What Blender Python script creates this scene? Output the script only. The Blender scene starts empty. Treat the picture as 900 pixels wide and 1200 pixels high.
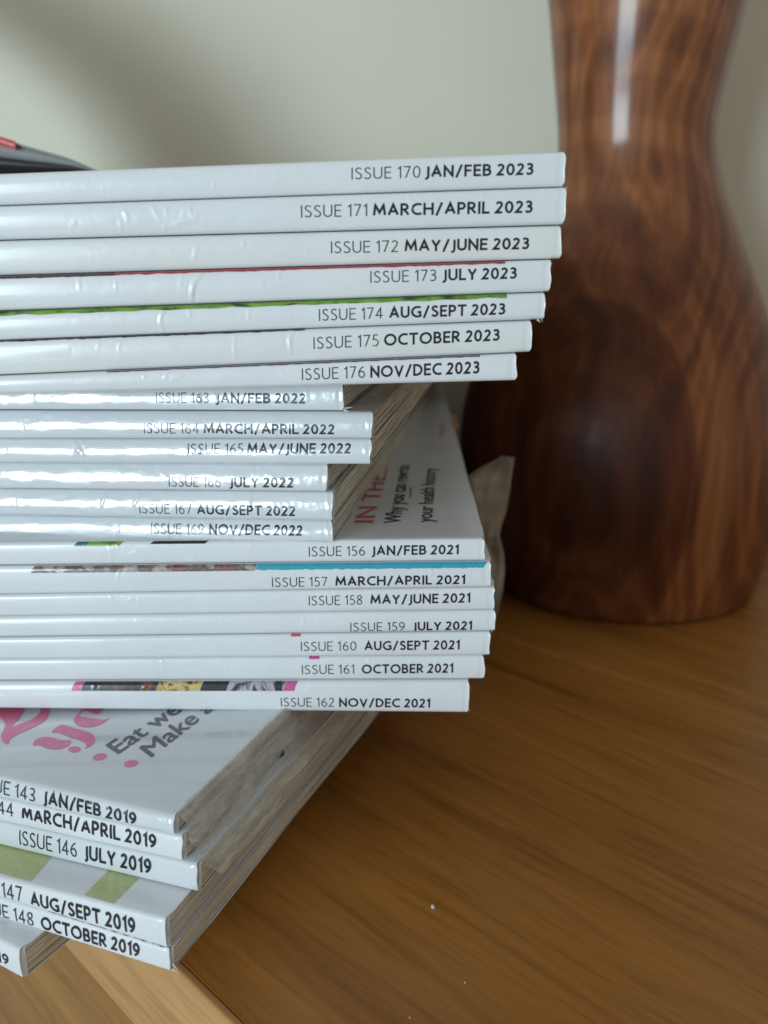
import bpy, bmesh, math, random
import numpy as np
from mathutils import Vector, noise

random.seed(7)
MM = 0.001
scene = bpy.context.scene
COL = scene.collection

# ------------------------------------------------------------------ camera
F = 1028.0                       # focal length in pixels of the 900x1200 photograph
PITCH = math.atan(300.0 / F)     # looking down: the horizon lies 300 px above the middle
cam_d = bpy.data.cameras.new('camera')
cam = bpy.data.objects.new('camera', cam_d)
COL.objects.link(cam)
cam.location = (0, 0, 0)
cam.rotation_euler = (math.pi / 2 - PITCH, 0, 0)
cam_d.sensor_fit = 'VERTICAL'
cam_d.sensor_height = 36.0
cam_d.sensor_width = 27.0
cam_d.lens = F / 1200.0 * 36.0
cam_d.clip_start = 0.005
cam_d.clip_end = 20.0
cam_d.dof.use_dof = True
cam_d.dof.focus_distance = 0.151
cam_d.dof.aperture_fstop = 17.0
scene.camera = cam

# ------------------------------------------------------------------ light
world = bpy.data.worlds.new('World')
scene.world = world
world.use_nodes = True
bg = world.node_tree.nodes['Background']
bg.inputs[0].default_value = (0.86, 0.88, 0.84, 1)
bg.inputs[1].default_value = 0.40

def area(name, loc, target, sx, sy, power, color):
    l = bpy.data.lights.new(name, 'AREA')
    l.shape = 'RECTANGLE'; l.size = sx; l.size_y = sy
    l.energy = power; l.color = color
    o = bpy.data.objects.new(name, l)
    COL.objects.link(o)
    o.location = loc
    o.rotation_euler = (Vector(target) - Vector(loc)).to_track_quat('-Z', 'Y').to_euler()
    return o
area('window_light', (-0.90, -1.08, 0.095), (0.0, 0.18, -0.03), 0.58, 0.45, 15.5, (0.72, 0.90, 1.0))

scene.view_settings.view_transform = 'Standard'
scene.view_settings.look = 'None'
scene.view_settings.exposure = 0.08
scene.view_settings.gamma = 1.0
scene.render.engine = 'CYCLES'
scene.cycles.max_bounces = 8

# ------------------------------------------------------------------ projection helpers (photograph pixels -> millimetres)
cf, sf = math.cos(PITCH), math.sin(PITCH)
def ray(px, py):
    a = (px - 450.0) / F; b = (600.0 - py) / F
    return Vector((a, cf + b * sf, -sf + b * cf))
def on_z(px, py, z):
    r = ray(px, py); return r * (z / r.z)
def on_plane(px, py, p0, n):
    r = ray(px, py); return r * (p0.dot(n) / r.dot(n))
def at_y(px, py, y):
    r = ray(px, py); return r * (y / r.y)

# ------------------------------------------------------------------ materials
def new_mat(name):
    m = bpy.data.materials.new(name); m.use_nodes = True
    nt = m.node_tree
    return m, nt, nt.nodes['Principled BSDF']
def N(nt, kind, **kw):
    n = nt.nodes.new(kind)
    for k, v in kw.items(): setattr(n, k, v)
    return n
def ramp(nt, fac, stops):
    r = N(nt, 'ShaderNodeValToRGB')
    el = r.color_ramp.elements
    while len(el) < len(stops): el.new(0.5)
    for e, (p, c) in zip(el, stops):
        e.position = p; e.color = (c[0], c[1], c[2], 1)
    nt.links.new(fac, r.inputs[0])
    return r.outputs[0]
def coords(nt, scale=(1, 1, 1), rot=(0, 0, 0), loc=(0, 0, 0)):
    t = N(nt, 'ShaderNodeTexCoord'); m = N(nt, 'ShaderNodeMapping')
    m.inputs['Scale'].default_value = scale; m.inputs['Rotation'].default_value = rot
    m.inputs['Location'].default_value = loc
    nt.links.new(t.outputs['Object'], m.inputs[0])
    return m.outputs[0]
def noise_tex(nt, vec, scale, detail=4, rough=0.55, dist=0.0):
    n = N(nt, 'ShaderNodeTexNoise')
    n.inputs['Scale'].default_value = scale; n.inputs['Detail'].default_value = detail
    n.inputs['Roughness'].default_value = rough; n.inputs['Distortion'].default_value = dist
    nt.links.new(vec, n.inputs['Vector'])
    return n.outputs[0]
def bump(nt, bsdf, h, dist, strength=1.0):
    b = N(nt, 'ShaderNodeBump')
    b.inputs['Distance'].default_value = dist; b.inputs['Strength'].default_value = strength
    nt.links.new(h, b.inputs['Height']); nt.links.new(b.outputs[0], bsdf.inputs['Normal'])
def mix(nt, fac, a, b, mode='MIX'):
    m = N(nt, 'ShaderNodeMix', data_type='RGBA', blend_type=mode)
    if hasattr(fac, 'links') or hasattr(fac, 'is_linked'): nt.links.new(fac, m.inputs[0])
    else: m.inputs[0].default_value = fac
    for v, i in ((a, 6), (b, 7)):
        if isinstance(v, tuple): m.inputs[i].default_value = (v[0], v[1], v[2], 1)
        else: nt.links.new(v, m.inputs[i])
    return m.outputs[2]
def math_n(nt, op, a, b=None):
    m = N(nt, 'ShaderNodeMath', operation=op)
    for v, i in ((a, 0), (b, 1)):
        if v is None: continue
        if isinstance(v, (int, float)): m.inputs[i].default_value = v
        else: nt.links.new(v, m.inputs[i])
    return m.outputs[0]

def cover_mat(name, base, rough, coat=0.6, crinkle=0.5):
    m, nt, b = new_mat(name)
    v = coords(nt, (1, 1, 1))
    n1 = noise_tex(nt, v, 60, 4)
    b.inputs['Base Color'].default_value = (*base, 1)
    c = ramp(nt, n1, [(0.3, tuple(x * 0.93 for x in base)), (0.7, base)])
    nt.links.new(c, b.inputs['Base Color'])
    b.inputs['Roughness'].default_value = rough
    b.inputs['Coat Weight'].default_value = coat
    b.inputs['Coat Roughness'].default_value = 0.12 if coat < .9 else 0.08
    v2 = coords(nt, (0.25, 1, 1))
    n2 = noise_tex(nt, v2, 900, 5, 0.65, 0.6)
    bump(nt, b, n2, 0.00008 * crinkle)
    return m
M_COVER = cover_mat('white_laminated_cover', (0.755, 0.775, 0.80), 0.30, 0.35, 0.35)
M_COVER_GLOSS = cover_mat('glossy_white_cover', (0.69, 0.72, 0.75), 0.20, 1.0, 0.7)
M_COVER_CREAM = cover_mat('yellowed_white_cover', (0.755, 0.77, 0.76), 0.34, 0.3, 0.5)

def flat_mat(name, col, rough=0.3, coat=0.4):
    m, nt, b = new_mat(name)
    n1 = noise_tex(nt, coords(nt), 900, 3)
    c = ramp(nt, n1, [(0.3, tuple(x * 0.85 for x in col)), (0.7, col)])
    nt.links.new(c, b.inputs['Base Color'])
    b.inputs['Roughness'].default_value = rough; b.inputs['Coat Weight'].default_value = coat
    b.inputs['Coat Roughness'].default_value = 0.12
    return m
M_INK = flat_mat('black_ink', (0.004, 0.006, 0.013), 0.36, 0.25)
M_INK_LIGHT = flat_mat('thin_grey_ink', (0.03, 0.035, 0.048), 0.34, 0.3)
M_PINK = flat_mat('pink_ink', (0.80, 0.19, 0.34))
M_MAGENTA = flat_mat('magenta_ink', (0.62, 0.10, 0.33))
M_RED = flat_mat('red_ink', (0.66, 0.10, 0.09))
M_CRIMSON = flat_mat('crimson_ink', (0.42, 0.02, 0.03))
M_CYAN = flat_mat('cyan_ink', (0.03, 0.36, 0.48))
M_TEAL = flat_mat('teal_ink', (0.01, 0.18, 0.15))
M_DARK = flat_mat('dark_print', (0.015, 0.012, 0.02))
M_PLUM = flat_mat('plum_print', (0.09, 0.02, 0.05))
M_ORANGE = flat_mat('orange_ink', (0.60, 0.25, 0.10))
M_LIME = flat_mat('lime_print', (0.50, 0.56, 0.24))
M_GREYTXT = flat_mat('grey_ink', (0.09, 0.095, 0.11))

def photo_mat(name, stops, scale, stretch=(1, 1, 1)):
    m, nt, b = new_mat(name)
    n1 = noise_tex(nt, coords(nt, stretch), scale, 4, 0.6, 0.8)
    nt.links.new(ramp(nt, n1, stops), b.inputs['Base Color'])
    b.inputs['Roughness'].default_value = 0.3; b.inputs['Coat Weight'].default_value = 0.4
    return m
M_GREEN = photo_mat('leaf_green_print', [(0.38, (0.02, 0.05, 0.01)), (0.5, (0.14, 0.30, 0.03)), (0.7, (0.25, 0.42, 0.06))], 420, (0.5, 1, 1))
M_PHOTO = photo_mat('mixed_photo_print', [(0.34, (0.03, 0.015, 0.015)), (0.45, (0.30, 0.12, 0.10)), (0.52, (0.07, 0.06, 0.06)), (0.62, (0.45, 0.36, 0.33)), (0.7, (0.12, 0.10, 0.10))], 330, (0.7, 1, 1))
M_FOOD = photo_mat('yellow_food_print', [(0.38, (0.10, 0.03, 0.01)), (0.48, (0.50, 0.30, 0.05)), (0.58, (0.62, 0.52, 0.22)), (0.66, (0.12, 0.05, 0.02))], 420)
M_DARKPHOTO = photo_mat('dark_photo_print', [(0.4, (0.012, 0.012, 0.014)), (0.58, (0.03, 0.02, 0.02)), (0.68, (0.16, 0.05, 0.03))], 260)
M_STRIPE = photo_mat('grey_swoosh_print', [(0.44, (0.02, 0.02, 0.025)), (0.5, (0.40, 0.38, 0.42)), (0.6, (0.42, 0.40, 0.44)), (0.64, (0.03, 0.03, 0.03))], 160, (1.4, 1, 1))

def paper_mat(name, c1, c2, c3, sheets=1500):
    m, nt, b = new_mat(name)
    v = coords(nt, (0.02, 0.02, 1))
    n1 = noise_tex(nt, v, sheets, 4, 0.7)
    v2 = coords(nt, (0.35, 0.35, 1))
    n2 = noise_tex(nt, v2, 90, 5, 0.6)
    ca = ramp(nt, n1, [(0.35, c1), (0.5, c2), (0.66, c3)])
    cb = ramp(nt, n2, [(0.35, (0.82, 0.76, 0.70)), (0.62, (1, 1, 1))])
    nt.links.new(mix(nt, 0.8, ca, cb, 'MULTIPLY'), b.inputs['Base Color'])
    b.inputs['Roughness'].default_value = 0.75
    bump(nt, b, n1, 0.0002, 0.6)
    return m
M_PAGES = paper_mat('page_edges', (0.52, 0.47, 0.38), (0.72, 0.665, 0.56), (0.84, 0.79, 0.69), 2600)

def table_mat(name, ang, dark, mid, light, rough=0.38):
    m, nt, b = new_mat(name)
    # object X runs along the grain after the rotation
    v = coords(nt, (1, 1, 1), (0, 0, -ang))
    s = N(nt, 'ShaderNodeMapping'); s.inputs['Scale'].default_value = (0.07, 1, 1)
    nt.links.new(v, s.inputs[0])
    s2 = N(nt, 'ShaderNodeMapping'); s2.inputs['Scale'].default_value = (0.16, 1, 1)
    nt.links.new(v, s2.inputs[0])
    broad = noise_tex(nt, s2.outputs[0], 22, 4, 0.55, 0.5)
    n1 = noise_tex(nt, s.outputs[0], 95, 5, 0.6, 0.7)
    fine = noise_tex(nt, s.outputs[0], 700, 3, 0.6)
    a = ramp(nt, n1, [(0.32, dark), (0.47, mid), (0.70, light)])
    c = ramp(nt, broad, [(0.35, (0.82, 0.76, 0.70)), (0.65, (1.0, 1.0, 1.0))])
    d = ramp(nt, fine, [(0.36, (0.62, 0.56, 0.50)), (0.52, (1, 1, 1))])
    x = mix(nt, 1.0, a, c, 'MULTIPLY')
    nt.links.new(mix(nt, 0.45, x, d, 'MULTIPLY'), b.inputs['Base Color'])
    b.inputs['Roughness'].default_value = rough
    b.inputs['Coat Weight'].default_value = 0.06
    b.inputs['Coat Roughness'].default_value = 0.3
    b.inputs['Specular IOR Level'].default_value = 0.32
    bump(nt, b, fine, 0.0001, 0.5)
    return m

# ------------------------------------------------------------------ object helpers
def link_mesh(name, verts, faces, mat, parent=None, smooth=True, origin=None):
    """verts in mm, world. The object's origin is its parent's place (or origin)."""
    org = Vector(parent['org']) if parent is not None else Vector(origin if origin is not None else (0, 0, 0))
    me = bpy.data.meshes.new(name)
    va = np.array([tuple(v) for v in verts], dtype=float) - np.array(tuple(org))
    me.from_pydata((va * MM).tolist(), [], faces)
    if smooth: me.polygons.foreach_set('use_smooth', [True] * len(me.polygons))
    me.materials.append(mat)
    me.update()
    o = bpy.data.objects.new(name, me)
    COL.objects.link(o)
    if parent is not None: o.parent = parent
    else: o.location = org * MM
    return o
def thing(name, label, cat, org, group=None):
    o = bpy.data.objects.new(name, None)
    COL.objects.link(o)
    o.empty_display_size = 0.01
    o.location = Vector(org) * MM
    o['org'] = tuple(org); o['label'] = label; o['category'] = cat
    if group: o['group'] = group
    return o
def tag(o, label=None, cat=None, group=None, kind=None):
    if label: o['label'] = label
    if cat: o['category'] = cat
    if group: o['group'] = group
    if kind: o['kind'] = kind
    return o
def grid_faces(nu, nv, base=0, close_v=False, flip=False):
    f = []
    for i in range(nu - 1):
        for j in range(nv if close_v else nv - 1):
            j2 = (j + 1) % nv
            q = (base + i * nv + j, base + (i + 1) * nv + j, base + (i + 1) * nv + j2, base + i * nv + j2)
            f.append(q[::-1] if flip else q)
    return f

# ------------------------------------------------------------------ the setting: wall and sideboard
TZ = -113.2                      # table surface
WALL_Y = 371.0
def wall_mat():
    m, nt, b = new_mat('painted_plaster')
    n1 = noise_tex(nt, coords(nt), 14, 5)
    nt.links.new(ramp(nt, n1, [(0.3, (0.72, 0.69, 0.565)), (0.7, (0.76, 0.73, 0.60))]), b.inputs['Base Color'])
    b.inputs['Roughness'].default_value = 0.7
    n2 = noise_tex(nt, coords(nt), 500, 4)
    bump(nt, b, n2, 0.0003, 0.3)
    return m
vv = []
for z in (-900, 1200):
    for x in (-1600, 1400): vv += [(x, WALL_Y, z), (x, WALL_Y + 60, z)]
wall = link_mesh('wall', vv, [(0, 1, 3, 2), (4, 6, 7, 5), (0, 4, 5, 1), (2, 3, 7, 6), (0, 2, 6, 4), (1, 5, 7, 3)], wall_mat(), smooth=False)
tag(wall, kind='structure')

edge_dir = ray(-630, 300); edge_dir.z = 0; edge_dir.normalize()          # away to the left
edge_pt = on_z(243, 1172, TZ)
inward = Vector((-edge_dir.y, edge_dir.x, 0)) * -1.0
if inward.x < 0: inward = -inward
GR = math.atan2(edge_dir.y, edge_dir.x)
M_TABLE = table_mat('oiled_wood_top', GR, (0.25, 0.098, 0.017), (0.36, 0.148, 0.027), (0.45, 0.195, 0.040))
M_EDGE = table_mat('pale_wood_edge', GR, (0.40, 0.20, 0.070), (0.50, 0.27, 0.10), (0.58, 0.33, 0.13), 0.45)
M_FRONT = table_mat('front_panel_wood', GR, (0.22, 0.10, 0.022), (0.30, 0.145, 0.032), (0.36, 0.18, 0.042), 0.6)

t_wall = (WALL_Y - 1 - edge_pt.y) / edge_dir.y
A = edge_pt + edge_dir * t_wall
B = edge_pt - edge_dir * 420
Cc = B + inward * 620
Dd = Vector((900, WALL_Y - 1, TZ))
side = thing('sideboard', 'wooden sideboard with oiled brown top, the pile of magazines and the vase standing on it', 'sideboard', (edge_pt.x, edge_pt.y, TZ))
def slab(name, poly, z0, z1, mat, bev, parent):
    bm = bmesh.new()
    org = Vector(parent['org'])
    lo = [bm.verts.new((Vector((p.x, p.y, z0)) - org) * MM) for p in poly]
    hi = [bm.verts.new((Vector((p.x, p.y, z1)) - org) * MM) for p in poly]
    n = len(poly)
    bm.faces.new(lo[::-1]); bm.faces.new(hi)
    for i in range(n): bm.faces.new((lo[i], lo[(i + 1) % n], hi[(i + 1) % n], hi[i]))
    bmesh.ops.recalc_face_normals(bm, faces=bm.faces)
    if bev:
        bmesh.ops.bevel(bm, geom=list(bm.edges), offset=bev * MM, segments=3, affect='EDGES', profile=0.5)
    me = bpy.data.meshes.new(name); bm.to_mesh(me); bm.free()
    me.materials.append(mat)
    o = bpy.data.objects.new(name, me); COL.objects.link(o); o.parent = parent
    return o
LIP = 20.0                       # solid lipping along the front of the top
Ai = A + inward * 1.6 ; Bi = B + inward * 1.6
Ai2 = Ai + edge_dir * ((WALL_Y - 1 - Ai.y) / edge_dir.y)
slab('tabletop', [Ai2, Bi, Cc, Dd], TZ - 24, TZ, M_TABLE, 0, side)
slab('edge_lipping', [A, B, Bi, Ai2], TZ - 24.5, TZ - 0.05, M_EDGE, 0.5, side)
A3 = A + inward * 8; B3 = B + inward * 8
A3 = A3 + edge_dir * ((WALL_Y - 1 - A3.y) / edge_dir.y)
slab('front_panel', [A3, B3, B3 + inward * 18, A3 + inward * 18 + edge_dir * -20], TZ - 400, TZ - 25, M_FRONT, 0, side)

# ------------------------------------------------------------------ lettering: a stroke alphabet, thin and bold
def cr(pts, n=7, closed=False):
    """Catmull-Rom through the points"""
    P = [Vector((p[0], p[1])) for p in pts]
    out = []
    m = len(P)
    rng = range(m) if closed else range(m - 1)
    for i in rng:
        p0 = P[(i - 1) % m] if (closed or i > 0) else P[0] * 2 - P[1]
        p1 = P[i]; p2 = P[(i + 1) % m]
        p3 = P[(i + 2) % m] if (closed or i + 2 < m) else P[-1] * 2 - P[-2]
        for k in range(n):
            t = k / n
            q = 0.5 * ((2 * p1) + (p2 - p0) * t + (2 * p0 - 5 * p1 + 4 * p2 - p3) * t * t + (3 * p1 - p0 - 3 * p2 + p3) * t ** 3)
            out.append((q.x, q.y))
    out.append((P[0].x, P[0].y) if closed else (P[-1].x, P[-1].y))
    return out
def arc(cx, cy, rx, ry, a0, a1, n=18):
    return [(cx + rx * math.cos(math.radians(a0 + (a1 - a0) * i / n)), cy + ry * math.sin(math.radians(a0 + (a1 - a0) * i / n))) for i in range(n + 1)]
G = {
 'A': (.70, [[(0, 0), (.35, 1), (.70, 0)], [(.12, .32), (.58, .32)]]),
 'B': (.52, [[(0, 0), (0, 1)], [(0, 1), (.22, 1)] + arc(.22, .765, .24, .235, 90, -90, 12) + [(0, .53)], [(0, .53), (.26, .53)] + arc(.26, .265, .26, .265, 90, -90, 12) + [(0, 0)]]),
 'C': (.66, [arc(.48, .5, .48, .5, 62, 298, 22)]),
 'D': (.66, [[(0, 0), (0, 1)], [(0, 1), (.18, 1)] + arc(.18, .5, .48, .5, 90, -90, 18) + [(0, 0)]]),
 'E': (.44, [[(.44, 1), (0, 1), (0, 0), (.44, 0)], [(0, .52), (.39, .52)]]),
 'F': (.43, [[(.43, 1), (0, 1), (0, 0)], [(0, .51), (.38, .51)]]),
 'G': (.72, [arc(.48, .5, .48, .5, 60, 302, 22) + [(.72, .10), (.72, .46), (.50, .46)]]),
 'H': (.64, [[(0, 0), (0, 1)], [(.64, 0), (.64, 1)], [(0, .52), (.64, .52)]]),
 'I': (.0, [[(0, 0), (0, 1)]]),
 'J': (.17, [[(.17, 1), (.17, .08), (.14, -.10), (.06, -.20), (-.06, -.24)]]),
 'K': (.52, [[(0, 0), (0, 1)], [(.50, 1), (.04, .50), (.54, 0)]]),
 'L': (.42, [[(0, 1), (0, 0), (.42, 0)]]),
 'M': (.86, [[(0, 0), (.10, 1), (.43, .22), (.76, 1), (.86, 0)]]),
 'N': (.64, [[(0, 0), (0, 1), (.64, 0), (.64, 1)]]),
 'O': (.90, [arc(.45, .5, .45, .5, 0, 360, 30)]),
 'P': (.48, [[(0, 0), (0, 1)], [(0, 1), (.22, 1)] + arc(.22, .72, .26, .28, 90, -90, 12) + [(0, .44)]]),
 'R': (.54, [[(0, 0), (0, 1)], [(0, 1), (.22, 1)] + arc(.22, .74, .25, .26, 90, -90, 12) + [(0, .48)], [(.20, .48), (.54, 0)]]),
 'S': (.46, [cr([(.43, .90), (.27, 1), (.08, .93), (.04, .74), (.16, .59), (.34, .46), (.46, .28), (.38, .06), (.18, 0), (0, .09)], 4)]),
 'T': (.58, [[(0, 1), (.58, 1)], [(.29, 1), (.29, 0)]]),
 'U': (.60, [[(0, 1), (0, .32)] + arc(.30, .32, .30, .32, 180, 360, 16) + [(.60, 1)]]),
 'V': (.66, [[(0, 1), (.33, 0), (.66, 1)]]),
 'Y': (.60, [[(0, 1), (.30, .44), (.60, 1)], [(.30, .44), (.30, 0)]]),
 '/': (.42, [[(0, -.16), (.42, 1.08)]]),
 '0': (.50, [arc(.25, .5, .25, .5, 0, 360, 26)]),
 '1': (.22, [[(0, .82), (.20, 1), (.20, 0)]]),
 '2': (.46, [cr([(.03, .87), (.20, 1), (.40, .90), (.42, .68), (.26, .38), (0, 0)], 5) + [(.46, 0)]]),
 '3': (.44, [cr([(.04, .94), (.22, 1), (.39, .88), (.36, .64), (.14, .54)], 5), cr([(.14, .54), (.36, .47), (.44, .26), (.34, .04), (.14, 0), (0, .07)], 5)]),
 '4': (.52, [[(.38, 0), (.38, 1), (0, .28), (.52, .28)]]),
 '5': (.42, [[(.40, 1), (.08, 1), (.05, .58)] + cr([(.05, .58), (.26, .58), (.42, .40), (.40, .14), (.22, 0), (0, .05)], 5)]),
 '6': (.48, [cr([(.40, .98), (.18, .80), (.03, .50), (.04, .20), (.24, 0), (.44, .10), (.47, .36), (.30, .57), (.06, .46)], 5)]),
 '7': (.46, [[(0, 1), (.46, 1), (.13, 0)]]),
 '8': (.48, [cr([(.24, .55), (.06, .70), (.08, .93), (.24, 1), (.40, .93), (.42, .70), (.24, .55), (.04, .36), (.04, .10), (.24, 0), (.44, .10), (.44, .36)], 4, True)]),
 '9': (.48, [cr([(.08, .02), (.30, .20), (.45, .50), (.44, .80), (.24, 1), (.04, .90), (.01, .64), (.18, .43), (.42, .54)], 5)]),
}
def stroke_text(text, weight):
    """quads in text units: list of (quad points), total width. cap height 1."""
    hw = weight / 2
    quads = []
    x = 0.0
    for ch in text:
        if ch == ' ': x += 0.30; continue
        w, strokes = G[ch]
        for st in strokes:
            P = [Vector((x + hw + p[0], hw + p[1] * (1 - 2 * hw))) for p in st]
            P = [P[0]] + [b for a, b in zip(P, P[1:]) if (b - a).length > 1e-4]
            # split long pieces so that they follow a curved spine
            Q = [P[0]]
            for a, b in zip(P, P[1:]):
                k = max(1, int((b - a).length / 0.14))
                for i in range(1, k + 1): Q.append(a.lerp(b, i / k))
            P = Q
            closed = (P[0] - P[-1]).length < 1e-4
            d0 = (P[1] - P[0]).normalized(); d1 = (P[-1] - P[-2]).normalized()
            if not closed:
                e0 = hw if (ch not in 'CGSJ/35269' and (abs(d0.x) < .01 or abs(d0.y) < .01)) else hw * .3
                e1 = hw if (ch not in 'CGSJ/35269' and (abs(d1.x) < .01 or abs(d1.y) < .01)) else hw * .3
                P[0] = P[0] - d0 * e0; P[-1] = P[-1] + d1 * e1
            L, R = [], []
            n = len(P)
            for i in range(n):
                if closed and i in (0, n - 1):
                    a = (P[1] - P[0]).normalized(); b = (P[-1] - P[-2]).normalized()
                else:
                    a = (P[min(i + 1, n - 1)] - P[min(i, n - 2)]).normalized()
                    b = (P[max(i, 1)] - P[max(i - 1, 0)]).normalized()
                t = (a + b)
                if t.length < 1e-6: t = a
                t.normalize()
                nn = Vector((-t.y, t.x))
                c = max(0.42, nn.dot(Vector((-a.y, a.x))))
                L.append(P[i] + nn * hw / c); R.append(P[i] - nn * hw / c)
            for i in range(n - 1): quads.append((R[i], R[i + 1], L[i + 1], L[i]))
        x += w + weight + (0.13 if weight > .12 else 0.17)
    return quads, x - 0.14
def font_quads(text, shear=0.0):
    """faces of the built-in typeface, cap height scaled to 1"""
    cu = bpy.data.curves.new('lettering', 'FONT'); cu.body = text; cu.resolution_u = 3; cu.shear = shear
    o = bpy.data.objects.new('lettering', cu); COL.objects.link(o)
    dg = bpy.context.evaluated_depsgraph_get()
    me = bpy.data.meshes.new_from_object(o.evaluated_get(dg))
    vs = [v.co.copy() for v in me.vertices]; fs = [tuple(p.vertices) for p in me.polygons]
    bpy.data.objects.remove(o); bpy.data.curves.remove(cu); bpy.data.meshes.remove(me)
    k = 1 / 0.60
    return [Vector((v.x * k, v.y * k)) for v in vs], fs, max(v.x for v in vs) * k

# ------------------------------------------------------------------ magazines
DEPTH = 195.0
LENGTH = 280.0
class Stack:
    def __init__(self, right_px, D, yaw, wave=0.3, seed=0):
        self.yaw = math.radians(yaw)
        self.d = Vector((math.sin(self.yaw), math.cos(self.yaw), 0))
        self.e = Vector((math.cos(self.yaw), -math.sin(self.yaw), 0))
        p = at_y(right_px[0], right_px[1], D); self.P0 = Vector((p.x, p.y, 0))
        self.wave = wave; self.seed = seed
        self.inter = []
    def sz(self, px, py, w=0.0):
        q = on_plane(px, py, self.P0 + self.d * w, self.d)
        return (q - self.P0).dot(self.e), q.z
    def W(self, s, d, z):
        return self.P0 + self.e * s + self.d * d + Vector((0, 0, z))
    def wob(self, s, d):
        if d < 3: return 0.0
        k = min(1, (d - 3) / 40)
        return self.wave * k * noise.noise(Vector((s * 0.015 + self.seed, d * 0.028, 3.1)))
    def line(self, pts, w=0.0):
        (s0, z0), (s1, z1) = [self.sz(*p, w) for p in pts]
        m = (z1 - z0) / (s1 - s0)
        return (z0 - m * s0, m)
    def zi(self, k, s, d=0.0):
        a, m = self.inter[k]
        if s < -95: s = -95 + (s + 95) * 0.25
        return a + m * s + self.wob(s, d)

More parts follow.
